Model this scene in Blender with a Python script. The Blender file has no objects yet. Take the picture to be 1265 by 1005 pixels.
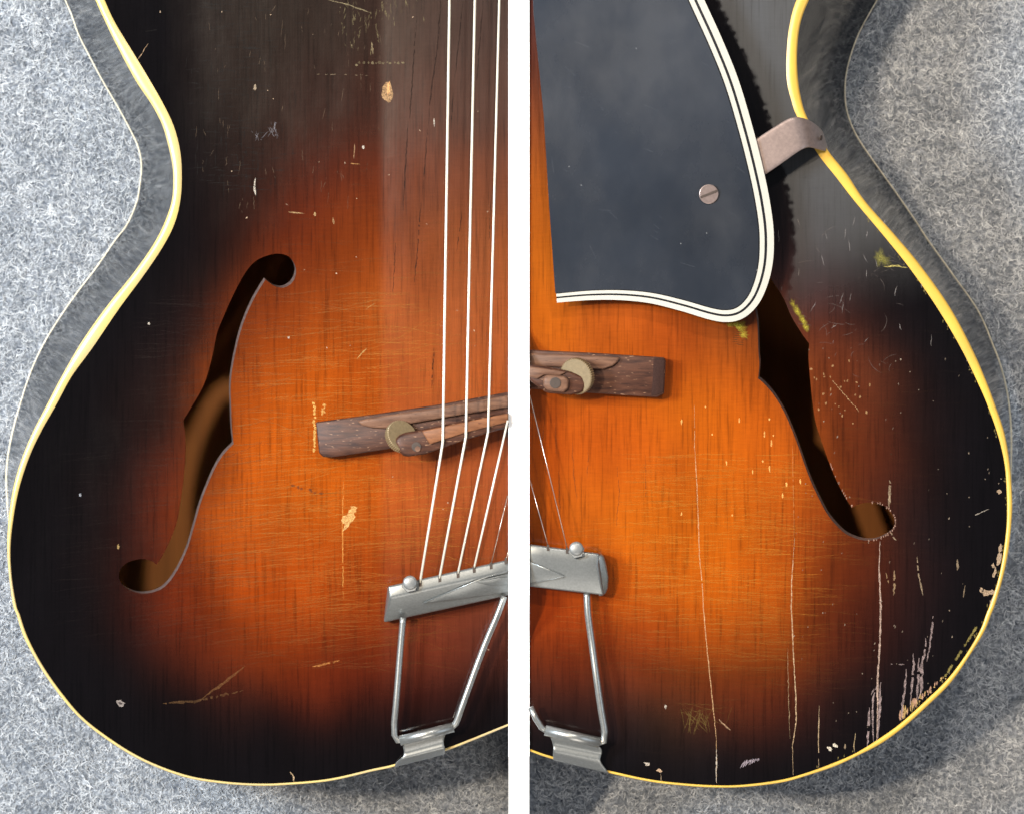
import bpy, bmesh, math, random
import numpy as np
from mathutils import Vector
from mathutils.geometry import delaunay_2d_cdt
random.seed(7); rng = np.random.default_rng(7)
scene = bpy.context.scene
C = scene.collection

# ---------------------------------------------------------------- camera
S = 0.00033            # metres per photograph pixel at the rim of the guitar tops
ZT = 0.088             # height of the rim above the felt
D = 1.30               # camera height above the rim
CZ = ZT + D
CX, CY = 641.0, 502.5
def W(px, py, z=ZT):
    k = S*(CZ-z)/D
    return ((px-CX)*k, (CY-py)*k, z)
cam_d = bpy.data.cameras.new('camera'); cam = bpy.data.objects.new('camera', cam_d); C.objects.link(cam)
cam.location = (0, 0, CZ); cam.rotation_euler = (0, 0, 0)
cam_d.sensor_fit = 'HORIZONTAL'; cam_d.sensor_width = 36
cam_d.lens = 36*D/(1265*S); cam_d.shift_x = -8.5/1265
cam_d.clip_start = 0.05; cam_d.clip_end = 50
scene.camera = cam
cam_d.dof.use_dof = True; cam_d.dof.focus_distance = D-.004; cam_d.dof.aperture_fstop = 13
# ---------------------------------------------------------------- light
w = bpy.data.worlds.new('World'); scene.world = w; w.use_nodes = True
w.node_tree.nodes['Background'].inputs[0].default_value = (0.80, 0.86, 1.0, 1)
w.node_tree.nodes['Background'].inputs[1].default_value = 0.10
def area(name, loc, target, size, power, col, sy=None):
    d = bpy.data.lights.new(name, 'AREA'); o = bpy.data.objects.new(name, d); C.objects.link(o)
    d.energy = power; d.color = col; d.size = size
    if sy: d.shape = 'RECTANGLE'; d.size_y = sy
    else: d.shape = 'DISK'
    o.location = loc
    o.rotation_euler = (Vector(target)-Vector(loc)).to_track_quat('-Z', 'Y').to_euler()
    return o
area('warm_lamp', (-2.35, 0.70, 5.0), (0, 0, 0), 0.34, 245, (1.0, 0.845, 0.65))
area('cool_lamp', (-0.82, 0.20, 0.95), (-0.22, -0.02, 0.03), 0.30, 24.0, (0.70, 0.85, 1.0))
area('right_f_hole_light', (-1.02, 1.02, 3.1), (0.0, 0, 0), 0.15, 31, (1.0, 0.84, 0.66))  # small unseen lamp added to light the right f-hole's lower bulb
area('unseen_overhead_panel', (0.30, 1.15, 1.7), (0.1, 0.1, 0.05), 1.6, 2.2, (0.80, 0.90, 1.0), 0.8)  # unseen dim overhead panel added for the soft veil on the lacquer
area('left_f_hole_light', (0.30, 0.92, 1.5), (0.0, 0.0, 0.05), 0.10, 10.0, (1.0, 0.93, 0.84))  # small unseen lamp added for the lit patch inside the left f-hole
area('room_fill', (0.25, -1.55, 1.05), (0.1, -0.1, 0.0), 1.1, 12.0, (1.0, 0.93, 0.85))  # unseen fill added to brighten the felt below the bodies
area('side_fill', (1.35, -0.15, 1.05), (0.15, 0.0, 0.0), 0.9, 4.6, (0.68, 0.83, 1.0))  # unseen cool fill added to lift the shadow on the right felt
vs = scene.view_settings
vs.view_transform = 'Standard'; vs.look = 'None'; vs.exposure = 0; vs.gamma = 1
try:
    scene.cycles.max_bounces = 6
except Exception: pass

# ---------------------------------------------------------------- helpers
def lin(c):
    c = np.asarray(c, float)/255
    return np.where(c <= .04045, c/12.92, ((c+.055)/1.055)**2.4)
def catmull(pts, step=4.0, closed=False):
    P = np.array(pts, float); n = len(P); out = []
    rg = n if closed else n-1
    for i in range(rg):
        if closed: p0, p1, p2, p3 = P[(i-1) % n], P[i], P[(i+1) % n], P[(i+2) % n]
        else: p0, p1, p2, p3 = P[max(i-1, 0)], P[i], P[i+1], P[min(i+2, n-1)]
        m = max(1, int(np.hypot(*(p2-p1)[:2])/step))
        d1 = (p2-p0)/2; d2 = (p3-p1)/2
        for k in range(m):
            t = k/m
            out.append((2*t**3-3*t**2+1)*p1+(t**3-2*t**2+t)*d1+(-2*t**3+3*t**2)*p2+(t**3-t**2)*d2)
    if not closed: out.append(P[-1])
    return np.array(out)
def resample(P, n):
    P = np.asarray(P, float); seg = np.hypot(*np.diff(P[:, :2], axis=0).T)
    s = np.concatenate([[0], np.cumsum(seg)]); t = np.linspace(0, s[-1], n)
    return np.stack([np.interp(t, s, P[:, k]) for k in range(P.shape[1])], 1)
def inside(P, poly):
    x, y = P[:, 0], P[:, 1]; r = np.zeros(len(P), bool)
    px, py = poly[:, 0], poly[:, 1]; qx, qy = np.roll(px, -1), np.roll(py, -1)
    for a, b, c, d in zip(px, py, qx, qy):
        if b == d: continue
        m = ((b > y) != (d > y)) & (x < (c-a)*(y-b)/(d-b)+a)
        r ^= m
    return r
def dist_poly(P, poly, closed=True):
    A = poly; B = np.roll(poly, -1, 0)
    if not closed: A, B = poly[:-1], poly[1:]
    best = np.full(len(P), 1e9)
    for a, b in zip(A, B):
        ab = b-a; L = ab@ab
        if L < 1e-9: continue
        t = np.clip(((P-a)@ab)/L, 0, 1); q = P-(a+t[:, None]*ab)
        best = np.minimum(best, (q*q).sum(1))
    return np.sqrt(best)
def mesh_obj(name, V, F, mat, parent=None, smooth=False, attrs=None):
    me = bpy.data.meshes.new(name); me.from_pydata([tuple(map(float, v)) for v in V], [], [tuple(map(int, f)) for f in F])
    me.validate(); me.update()
    if smooth: me.polygons.foreach_set('use_smooth', [True]*len(me.polygons))
    for k, a in (attrs or {}).items():
        a = np.asarray(a, float)
        if a.ndim == 2:
            at = me.color_attributes.new(k, 'FLOAT_COLOR', 'POINT')
            at.data.foreach_set('color', np.concatenate([a, np.ones((len(a), 1))], 1).ravel())
        else:
            at = me.attributes.new(k, 'FLOAT', 'POINT'); at.data.foreach_set('value', a)
    if mat: me.materials.append(mat)
    o = bpy.data.objects.new(name, me); C.objects.link(o)
    if parent: o.parent = parent
    return o
def fix_normals(o):
    bm = bmesh.new(); bm.from_mesh(o.data); bmesh.ops.recalc_face_normals(bm, faces=bm.faces); bm.to_mesh(o.data); bm.free()
    return o
def bevel(o, wd=0.0004, seg=2, ang=30):
    m = o.modifiers.new('bevel', 'BEVEL'); m.width = wd; m.segments = seg; m.limit_method = 'ANGLE'; m.angle_limit = math.radians(ang)
    for p in o.data.polygons: p.use_smooth = True
    return o
def loft(loops, closed=False):
    n = len(loops[0]); V = [v for l in loops for v in l]; F = []
    for j in range(len(loops)-1):
        for i in range(n if closed else n-1):
            k = (i+1) % n
            F.append((j*n+i, j*n+k, (j+1)*n+k, (j+1)*n+i))
    return V, F
def prism(name, top, z0, z1, mat, parent, bev=0.0004, zt=None):
    """polygon in photograph pixels made into a solid; z1 may be a list of heights"""
    n = len(top); zz = z1 if hasattr(z1, '__len__') else [z1]*n
    T = [W(p[0], p[1], z) for p, z in zip(top, zz)]
    z00 = z0 if hasattr(z0, '__len__') else [z0]*n
    V = T+[(t[0], t[1], b) for t, b in zip(T, z00)]
    F = [tuple(range(n)), tuple(range(2*n-1, n-1, -1))]+[(i, (i+1) % n, n+(i+1) % n, n+i) for i in range(n)]
    o = fix_normals(mesh_obj(name, V, F, mat, parent))
    if bev: bevel(o, bev)
    return o
def tube(name, pts, r, mat, parent, n=12, flat=1.0):
    P = [Vector(p) for p in pts]; V = []; F = []
    rr = r if hasattr(r, '__len__') else [r]*len(P)
    for i, p in enumerate(P):
        t = (P[min(i+1, len(P)-1)]-P[max(i-1, 0)]).normalized()
        u = t.cross(Vector((0, 0, 1))).normalized(); v = u.cross(t)
        for k in range(n):
            a = 2*math.pi*k/n
            V.append(p+u*math.cos(a)*rr[i]+v*math.sin(a)*rr[i]*flat)
    for i in range(len(P)-1):
        for k in range(n):
            F.append((i*n+k, i*n+(k+1) % n, (i+1)*n+(k+1) % n, (i+1)*n+k))
    F.append(tuple(range(n))); F.append(tuple(range((len(P)-1)*n, len(P)*n)))
    return fix_normals(mesh_obj(name, V, F, mat, parent, True))

# ---------------------------------------------------------------- materials
def mat_new(name):
    m = bpy.data.materials.new(name); m.use_nodes = True
    return m, m.node_tree, m.node_tree.nodes['Principled BSDF']
def nd(nt, t, **kw):
    n = nt.nodes.new(t)
    for k, v in kw.items(): setattr(n, k, v)
    return n
def noise(nt, scale, detail=4, vec=None, rough=.55, sc=(1, 1, 1)):
    co = nd(nt, 'ShaderNodeTexCoord'); mp = nd(nt, 'ShaderNodeMapping'); mp.inputs['Scale'].default_value = sc
    nt.links.new(co.outputs['Object'], mp.inputs[0])
    n = nd(nt, 'ShaderNodeTexNoise'); n.inputs['Scale'].default_value = scale; n.inputs['Detail'].default_value = detail
    n.inputs['Roughness'].default_value = rough
    nt.links.new(mp.outputs[0], n.inputs['Vector']); return n
def ramp(nt, src, stops):
    r = nd(nt, 'ShaderNodeValToRGB'); e = r.color_ramp.elements
    while len(e) < len(stops): e.new(.5)
    for x, (p, c) in zip(e, stops): x.position = p; x.color = (*c, 1) if len(c) == 3 else c
    nt.links.new(src, r.inputs[0]); return r
def mixc(nt, mode, a, b, fac=1.0):
    m = nd(nt, 'ShaderNodeMix', data_type='RGBA', blend_type=mode)
    if isinstance(fac, (int, float)): m.inputs[0].default_value = fac
    else: nt.links.new(fac, m.inputs[0])
    for s, i in ((a, 6), (b, 7)):
        if isinstance(s, tuple): m.inputs[i].default_value = (*s, 1)
        else: nt.links.new(s, m.inputs[i])
    return m.outputs[2]
def bump(nt, b, src, strength, dist):
    n = nd(nt, 'ShaderNodeBump'); n.inputs['Strength'].default_value = strength; n.inputs['Distance'].default_value = dist
    nt.links.new(src, n.inputs['Height']); nt.links.new(n.outputs[0], b.inputs['Normal']); return n
def simple(name, col, rough=.4, metal=0, nscale=600, amt=.35, bumpd=0.00003, sc=(1, 1, 1), col2=None, spec=.5):
    m, nt, b = mat_new(name)
    n = noise(nt, nscale, 5, sc=sc)
    c2 = col2 or tuple(x*(1-amt) for x in col)
    r = ramp(nt, n.outputs[0], [(.3, c2), (.7, col)])
    nt.links.new(r.outputs[0], b.inputs['Base Color'])
    b.inputs['Roughness'].default_value = rough; b.inputs['Metallic'].default_value = metal
    b.inputs['Specular IOR Level'].default_value = spec
    if bumpd: bump(nt, b, n.outputs[0], .5, bumpd)
    return m
def mat_top():
    m, nt, b = mat_new('sunburst lacquered spruce')
    at = nd(nt, 'ShaderNodeAttribute', attribute_name='burst')
    hz = nd(nt, 'ShaderNodeAttribute', attribute_name='reflect_veil')
    g1 = noise(nt, 300, 5, sc=(3.2, .13, 1), rough=.6)      # upright spruce grain
    r1 = ramp(nt, g1.outputs[0], [(.33, (.66,)*3), (.46, (.97,)*3), (.66, (1.10,)*3)])
    g2 = noise(nt, 420, 3, sc=(.35, 3.0, 1), rough=.6)        # silk across the grain
    r2 = ramp(nt, g2.outputs[0], [(.33, (.94,)*3), (.67, (1.05,)*3)])
    g3 = noise(nt, 22, 5, sc=(1.8, .7, 1))
    r3 = ramp(nt, g3.outputs[0], [(.3, (.80, .76, .72)), (.7, (1.16, 1.18, 1.2))])
    c = mixc(nt, 'MULTIPLY', at.outputs['Color'], r1.outputs[0])
    c = mixc(nt, 'MULTIPLY', c, r2.outputs[0]); c = mixc(nt, 'MULTIPLY', c, r3.outputs[0])
    nt.links.new(c, b.inputs['Base Color'])
    n4 = noise(nt, 90, 6, sc=(1, .35, 1), rough=.65)
    # roughness: higher where the reflection veil is painted, glossy elsewhere
    mr = nd(nt, 'ShaderNodeMapRange'); mr.inputs['To Min'].default_value = .07; mr.inputs['To Max'].default_value = .50
    ad = nd(nt, 'ShaderNodeMath', operation='MULTIPLY_ADD'); ad.inputs[1].default_value = .24; 
    nt.links.new(n4.outputs[0], ad.inputs[0]); nt.links.new(hz.outputs['Fac'], ad.inputs[2])
    sb = nd(nt, 'ShaderNodeMath', operation='SUBTRACT'); sb.inputs[1].default_value = .12
    nt.links.new(ad.outputs[0], sb.inputs[0]); nt.links.new(sb.outputs[0], mr.inputs['Value'])
    nt.links.new(mr.outputs[0], b.inputs['Roughness'])
    b.inputs['Specular IOR Level'].default_value = .5
    hb = nd(nt, 'ShaderNodeMath', operation='ADD'); nt.links.new(g1.outputs[0], hb.inputs[0]); nt.links.new(g2.outputs[0], hb.inputs[1])
    bp = bump(nt, b, hb.outputs[0], .5, .00003)
    n5 = noise(nt, 55, 3, sc=(1, 1, 1)); bp2 = nd(nt, 'ShaderNodeBump'); bp2.inputs['Strength'].default_value = .5; bp2.inputs['Distance'].default_value = .0002
    nt.links.new(n5.outputs[0], bp2.inputs['Height']); nt.links.new(bp2.outputs[0], bp.inputs['Normal'])
    return m
def mat_attr(name, rough=.5, alpha_attr=None, amp=0):
    m, nt, b = mat_new(name)
    at = nd(nt, 'ShaderNodeAttribute', attribute_name='tint')
    nt.links.new(at.outputs['Color'], b.inputs['Base Color']); b.inputs['Roughness'].default_value = rough; b.inputs['Specular IOR Level'].default_value = .12
    if alpha_attr:
        a2 = nd(nt, 'ShaderNodeAttribute', attribute_name=alpha_attr)
        n = noise(nt, 2500, 3); r = ramp(nt, n.outputs[0], [(.35, (.25,)*3), (.6, (1,)*3)])
        mu = nd(nt, 'ShaderNodeMath', operation='MULTIPLY'); nt.links.new(a2.outputs['Fac'], mu.inputs[0]); nt.links.new(r.outputs[0], mu.inputs[1])
        nt.links.new(mu.outputs[0], b.inputs['Alpha'])
    return m
M = {}
M['top'] = mat_top()
M['side'] = simple('dark lacquered side', (.012, .011, .012), .07, 0, 60, .5, .0002, spec=.4)
M['binding_l'] = simple('aged cream binding', (.60, .44, .13), .3, 0, 35, 0, .00003, col2=(.48, .36, .18))
M['binding_r'] = simple('amber yellow binding', (.70, .43, .06), .32, 0, 60, 0, .00003, col2=(.55, .34, .06))
M['back_binding'] = simple('thin cream back binding', (.80, .70, .50), .35)
M['inside'] = simple('bare maple inside of the back', (.62, .21, .04), .7, 0, 90, .3, .0001, sc=(1, .1, 1))
M['cut'] = simple('lacquered cut edge', (.17, .12, .105), .3, 0, 900, 0, .0001, col2=(.07, .04, .035))
def mat_wood(name, a, b_, fleck):
    m, nt, b = mat_new(name)
    n = noise(nt, 700, 5, sc=(.16, 1, 1)); r = ramp(nt, n.outputs[0], [(.32, a), (.68, b_)])
    n2 = noise(nt, 1500, 2, sc=(.28, 1, 1), rough=.4); r2 = ramp(nt, n2.outputs[0], [(.66, (0, 0, 0)), (.72, (1, 1, 1))])
    c = mixc(nt, 'MIX', r.outputs[0], fleck, r2.outputs[0]); nt.links.new(c, b.inputs['Base Color'])
    b.inputs['Roughness'].default_value = .5; b.inputs['Specular IOR Level'].default_value = .25; bump(nt, b, n.outputs[0], .5, .00012); return m
M['rose'] = mat_wood('open pored rosewood', (.026, .009, .006), (.090, .034, .018), (.26, .14, .08))
M['rose_l'] = mat_wood('pale brown rosewood', (.095, .045, .028), (.19, .095, .056), (.08, .035, .02))  # paler tone of the bridge rosewood
M['rose_o'] = mat_wood('reddish rosewood', (.13, .048, .02), (.25, .10, .042), (.11, .04, .02))
M['end'] = simple('dark rosewood end grain', (.045, .021, .016), .8, 0, 2000, .4, .0001, spec=.1)
M['brass'] = simple('dull brass', (.25, .18, .095), .42, .2, 900, .25, .00004)
M['nickel'] = simple('worn nickel plate', (.38, .38, .36), .34, .75, 900, .22, .00004)
M['nickel_d'] = simple('dull cast nickel', (.24, .245, .235), .38, .6, 1200, .20, .00004)
M['string'] = simple('bright wound string', (.88, .82, .68), .36, .25, 3000, .1, .0, sc=(.1, 6, 1))
M['string_t'] = simple('plain steel string', (.65, .55, .45), .3, .9, 900, .1, 0)
M['guard'] = simple('black celluloid', (.026, .031, .041), .25, 0, 10, 0, .00003, col2=(.010, .013, .019))
nt_ = M['guard'].node_tree; n_ = noise(nt_, 26, 6, sc=(1, .6, 1), rough=.62); r_ = ramp(nt_, n_.outputs[0], [(.35, (.21,)*3), (.65, (.35,)*3)])
nt_.links.new(r_.outputs[0], nt_.nodes['Principled BSDF'].inputs['Roughness'])
M['white_pl'] = simple('white celluloid line', (.52, .49, .42), .3, 0, 300, .04, 0)
M['black_pl'] = simple('black celluloid line', (.010, .010, .012), .3, 0, 300, .3, 0)
M['clip'] = simple('tarnished nickel strap', (.30, .225, .20), .40, .5, 700, .25, .00005)
M['bolt'] = simple('matt nickel bolt', (.26, .26, .25), .45, .5, 900, .12, .00004)
M['slot'] = simple('dark screw slot', (.05, .03, .02), .6)
M['bare'] = simple('bare chipped wood', (.62, .36, .19), .8, 0, 1500, 0, .0001, sc=(3, .6, 1), col2=(.34, .17, .08))
M['board'] = simple('plain white gap filler', (.95, .95, .95), .6, 0, 300, .005, 0)
M['marks'] = mat_attr('scratched lacquer', .45, 'cover')
M['fibre'] = mat_attr('felt fibre', .85)

def mat_felt():
    m, nt, b = mat_new('grey felt')
    n1 = noise(nt, 420, 6, rough=.7); n2 = noise(nt, 60, 3)
    r = ramp(nt, n1.outputs[0], [(.34, (.05, .06, .08)), (.52, (.20, .215, .24)), (.68, (.50, .52, .55))])
    r2 = ramp(nt, n2.outputs[0], [(.3, (.82,)*3), (.7, (1.15,)*3)])
    nt.links.new(mixc(nt, 'MULTIPLY', r.outputs[0], r2.outputs[0]), b.inputs['Base Color'])
    b.inputs['Roughness'].default_value = .95; b.inputs['Specular IOR Level'].default_value = .1
    bump(nt, b, n1.outputs[0], .8, .0006); return m
M['felt'] = mat_felt()

# ---------------------------------------------------------------- traced outlines (photograph pixels, on the rim plane)
L_out = [(40,-170),(72,-100),(96,-50),(117.6,0),(129,25),(144,56),(167,99),(187,129),(200,154),(207,177),(212.5,202),(214,223),(212,249),(202,278),(187,306),(162,341),(131.5,379),(101,422),(76,465),(58,499.5),(40.5,533),(25,571),(15,609),(9.6,652),(9,682),(11.4,715),(16.4,749),(20,757),(28,783),(40.5,808),(55.7,833),(76,861),(98.7,886.5),(126.5,909),(162,932),(197,948.5),(235,961),(278,967.5),(318,970),(354,969),(407.5,964),(461,952),(488,946),(550,927),(582,915),(628,896)]
L_in = [(52,-170),(84,-100),(108,-50),(129,0),(142,28),(162,61),(182,94),(202,129),(215,157),(222.6,187),(224.6,218),(222.6,249),(215,278),(200,307),(177,341),(147,381.5),(114,430),(88.5,465),(69.6,499.5),(50.6,533),(35.4,566),(22.8,606),(15.3,649),(13,682),(15,715),(20.7,749),(24.5,758),(32,781),(44,806),(59,831),(79,858.5),(101,884),(129,906.5),(163.5,929),(198,945.5),(236,958),(278,964.5),(318,967),(354,966),(407,961),(460,949),(487,943),(549,924),(581,912),(628,893)]
L_back = [(2,-170),(34,-100),(60,-45),(86,12),(97,42),(109,66),(126.5,99),(147,134),(162,162),(171,182),(175,204),(173,228),(169,250),(157,278),(141.7,298),(119,331),(96,361),(73,394),(53,427),(38,460),(25,499),(14,540),(8,580),(9,620),(12,650),(17,700),(28,750),(60,820),(120,885),(200,930),(320,955),(450,935),(550,905),(628,880)]
R_out = [(1100,-170),(1060,-100),(1023,-45),(999.5,0),(989,28),(985,58),(985,88.5),(989,119),(998,147),(1023.5,187),(1046,215),(1069,249),(1107,292),(1137,328),(1173,379),(1200.5,430),(1218,470),(1229,499),(1241,535),(1247.5,573),(1250,606),(1250.5,628),(1248.5,657),(1245,685),(1238.5,715),(1229.5,746),(1225,757),(1215.7,780),(1198,809),(1175,842),(1147,870),(1117,897),(1088,918),(1059,933),(1031,946),(998,957),(965,966),(918,971.5),(880,972),(842,969.5),(804,965),(756,955),(683,937),(654,927)]
R_in = [(1086,-170),(1046,-100),(1008,-45),(984,0),(975,33),(971.5,68),(972,101),(978,126),(984,143),(1008,187),(1033.5,220),(1056,249),(1097,298),(1127,336),(1160,384),(1188,432),(1208,473),(1219.5,499.5),(1233,538),(1241,573),(1243.5,606),(1244,631.5),(1243.2,652),(1239.5,682),(1233,715),(1223,746),(1218.5,757),(1210.6,778),(1193,808),(1170,838.5),(1142,866),(1112,893),(1084,913),(1056,930),(1028.5,942),(995.6,954),(964,962.5),(917,968.5),(880,969),(842,966.5),(804,962),(757,952),(684,934),(654,924)]
R_back = [(1180,-170),(1142,-100),(1108,-45),(1083,0),(1062,38),(1050,70),(1044.5,95),(1043.5,118),(1046,138),(1053,158),(1064,178),(1085,208),(1110,243),(1130,272),(1147,298),(1178,341),(1208,384),(1226,425),(1237,455),(1245,490),(1249,530),(1249,570),(1248,610),(1245,650),(1238,690),(1224,740),(1190,800),(1130,865),(1040,920),(940,950),(860,955),(780,945),(654,905)]
FL = [(300,342),(313,325),(327,317),(343,313.5),(356.5,317),(364.5,328),(365.5,339),(360.5,349.5),(350,355.5),(339,353.5),(331,348),'c',(328,345.5),'c',(316,365),(305,388),(296,414),(288,450),(285,475),(285.5,500),(286.4,525),'c',(288.5,548),'c',(276,561),(265.6,578),(255.5,601),(247,624),(240,649),(231.5,677),(220,702),(207.5,720),(195,729),(177,732.5),(162,729),(152,722.6),(147,712.5),(149,702),(159,693.5),(174.6,690),(187,692.5),'c',(193.5,697),'c',(200,687),(210,667),(219,642),(224,611),(226.5,593.6),(229,563),(229,538),'c',(226.5,519),'c',(235,505),(248,483),(255.5,465),(263,437),(268,412),(276,391.7),(286,369)]
FR = [(938,320),(944,330),(956,350),(968,369),(978,391.7),(990.5,412),'c',(999.6,424.6),'c',(998.6,442),(1000.7,467.6),(1004,499),(1008,523),(1016,548),(1026,576),(1036,598.7),(1046,617),'c',(1052.5,626.5),'c',(1061,622),(1076.5,620),(1089,622.7),(1099,630),(1105,641.7),(1103,652),(1095.5,659.5),(1081.6,666),(1069,667),(1056,664),(1041,656),(1023.4,636.6),(1011,614),(999.4,588.5),(986.7,553),(978,530),(968,507.6),(956,488),(944,474),'c',(936.5,467.6),'c',(938,450),(937,437),(936,407),(934.7,391.7),(930,365),(928,340)]
def hole_poly(src):
    runs = []; cur = []; out = []
    for p in src:
        if p == 'c': runs.append(cur); cur = []
        else: cur.append(p)
    # a lone point between two 'c' marks is a sharp tip shared by its neighbours
    runs.append(cur)
    first = runs[0]; runs[-1] = runs[-1]+first; runs = runs[1:]
    for i, r in enumerate(runs):
        if len(r) == 1: out.append(np.array([r[0]])); continue
        prev = runs[i-1][-1]; nxt = runs[(i+1) % len(runs)][0]
        c = catmull([prev]+r+[nxt], 3.0); out.append(c[1:-1])
    return np.concatenate(out)
FL = hole_poly(FL); FR = hole_poly(FR)
lo, li, lb = (resample(catmull(a, 3), 420) for a in (L_out, L_in, L_back))
ro, ri, rb = (resample(catmull(a, 3), 420) for a in (R_out, R_in, R_back))

# ---------------------------------------------------------------- finish colours of the sunburst
def cps(t): return [tuple(map(float, l.split())) for l in t.strip().split(';') if l.strip()]
K = '8 7 9'
edgeL = [(200,60),(160,20),(235,150),(240,230),(220,300),(170,370),(130,450),(90,530),(60,600),(45,680),(60,760),(100,830),(160,880),(240,920),(320,940),(420,935),(520,910),(620,880),(120,650),(110,740),(150,810),(340,890),(230,860),(150,560),(190,390),(40,640),(230,0)]
BL = [(x,y,8,7,9) for x,y in edgeL]+cps('''300 30 25 20 17;400 30 30 24 20;500 30 40 28 22;600 40 45 30 26;300 120 22 16 13;400 130 32 18 14;480 150 48 22 14;560 150 60 35 25;620 150 62 38 30;
300 -60 20 17 15;450 -60 28 20 18;600 -60 36 26 24;330 200 28 14 10;400 210 60 22 10;480 220 92 38 14;560 230 112 55 26;615 230 115 60 30;300 270 28 12 8;260 330 16 9 8;380 270 85 32 10;450 280 140 60 15;550 290 150 75 28;615 300 150 78 30;
370 330 120 48 12;240 400 25 12 10;200 450 22 12 11;330 400 155 65 13;420 380 175 80 18;500 400 180 90 30;600 400 178 90 34;200 520 26 12 9;215 590 75 28 12;160 620 20 10 10;310 480 185 82 12;380 470 202 93 12;450 460 200 90 16;560 470 190 92 26;
320 560 203 93 12;400 600 208 97 12;480 620 200 92 18;570 620 178 86 30;620 600 165 78 30;280 640 200 90 12;210 640 100 38 12;170 640 35 15 12;180 690 40 16 10;300 720 188 76 8;230 740 120 42 9;180 770 42 17 11;380 720 195 82 10;450 720 178 74 12;560 680 160 70 18;
470 780 155 57 10;350 790 165 64 10;280 800 110 42 11;240 800 70 28 13;400 830 112 40 13;300 850 42 19 13;480 830 70 25 12;550 790 120 45 14;600 800 70 30 20;540 840 52 20 13;450 880 18 10 9;600 850 20 14 14''')
edgeR = [(1160,450),(1200,540),(1220,600),(1225,660),(1205,740),(1185,800),(1130,840),(1060,900),(980,930),(900,945),(800,935),(700,920),(1190,600),(1190,680),(1170,760),(1050,230),(1120,370),(1000,130),(960,60),(935,150),(960,230)]
BR = [(x,y,10,9,12) for x,y in edgeR]+cps('''960 -60 22 20 22;800 100 20 18 20;920 300 14 10 12;1000 250 24 19 21;1060 300 20 18 20;980 340 40 28 30;1010 390 58 30 24;1100 400 18 14 16;1060 400 36 22 20;1030 450 125 60 28;1025 500 135 62 24;1070 480 80 40 22;1130 520 24 15 15;1060 560 98 44 20;1100 620 44 23 18;1150 650 18 14 16;
1120 720 36 20 18;1140 790 20 14 15;1110 850 16 12 14;1050 870 18 13 15;1075 780 50 22 16;880 930 18 16 17;780 905 16 15 18;690 890 16 15 18;670 20 85 50 46;665 100 125 68 48;665 150 160 85 42;665 240 195 102 26;670 330 218 116 22;670 390 228 117 20;760 390 200 95 30;
760 415 218 106 20;830 420 196 87 22;900 420 150 76 28;890 450 196 92 18;850 500 228 116 16;900 560 230 113 15;930 500 224 107 18;780 550 218 100 18;700 560 212 96 18;700 620 226 113 20;800 650 230 118 15;900 650 226 113 12;960 620 214 102 16;960 560 224 107 18;1000 660 172 76 18;
1040 700 105 44 16;950 720 222 103 11;860 720 230 113 12;780 720 220 105 15;700 745 190 75 12;950 800 178 82 15;1020 780 92 38 14;870 800 195 88 12;800 790 170 68 14;700 790 150 58 14;760 850 60 30 20;850 850 80 40 20;900 850 95 42 18;950 860 78 32 15;1000 860 44 21 15;680 850 62 30 20;820 890 42 30 20''')
GS = 8.0
def grid_eval(G_, P):
    u = (P[:, 0]+200)/GS; v = (P[:, 1]+200)/GS; u = np.clip(u, 0, G_.shape[1]-1.001); v = np.clip(v, 0, G_.shape[0]-1.001)
    i = u.astype(int); j = v.astype(int); fu = u-i; fv = v-j
    if G_.ndim == 3: fu = fu[:, None]; fv = fv[:, None]
    return (G_[j, i]*(1-fu)+G_[j, i+1]*fu)*(1-fv)+(G_[j+1, i]*(1-fu)+G_[j+1, i+1]*fu)*fv
def grid_pts():
    gx, gy = np.meshgrid(np.arange(-200, 1480, GS), np.arange(-200, 1240, GS)); return gx.shape, np.stack([gx.ravel(), gy.ravel()], 1)
def blur(G_, sig):
    k = np.exp(-.5*(np.arange(-8, 9)*GS/sig)**2); k /= k.sum()
    for ax in (0, 1):
        Gp = np.pad(G_, [(8, 8) if a == ax else (0, 0) for a in range(G_.ndim)], mode='edge')
        G_ = sum(k[i]*np.take(Gp, np.arange(i, i+G_.shape[ax]), axis=ax) for i in range(17))
    return G_
def burst_raw(P, side):
    cp = np.array(BL if side == 'L' else BR); rim_ = li if side == 'L' else ri
    nr = np.gradient(rim_, axis=0); nr = np.stack([-nr[:, 1], nr[:, 0]], 1); nr /= np.hypot(nr[:, 0], nr[:, 1])[:, None]
    if side == 'L': nr = -nr
    ex = rim_[::8]-nr[::8]*10
    ex = ex[(ex[:, 0] < 628) if side == 'L' else (ex[:, 0] > 654)]
    cp = np.concatenate([cp, np.concatenate([ex, np.tile([[9., 8, 10]], (len(ex), 1))], 1)]); Wt = np.zeros((len(P), 1)); A = np.zeros((len(P), 3))
    for c in cp:
        d2 = (P[:, 0]-c[0])**2+(P[:, 1]-c[1])**2
        wt = (1/(d2+20**2)**2.0)[:, None]; A += wt*c[2:5]; Wt += wt
    return lin(A/Wt)
_shp, _gp = grid_pts()
_BG = {k: blur(burst_raw(_gp, k).reshape(_shp+(3,)), 23) for k in 'LR'}
def burst(P, side):
    c = grid_eval(_BG[side], P); u = np.clip(c[:, :1]/.22, 0, 1); u = u*u*(3-2*u)
    lo_ = np.array([.80, .68, .64]) if side == 'L' else np.array([.84, .72, .70])
    hi_ = np.array([.46, .43, .45]) if side == 'L' else np.array([.46, .425, .44])
    return c*(lo_*(1-u)+hi_*u)
H = 0.0055
_DG = {k: dist_poly(_gp, li if k == 'L' else ri, False).reshape(_shp) for k in 'LR'}
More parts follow.
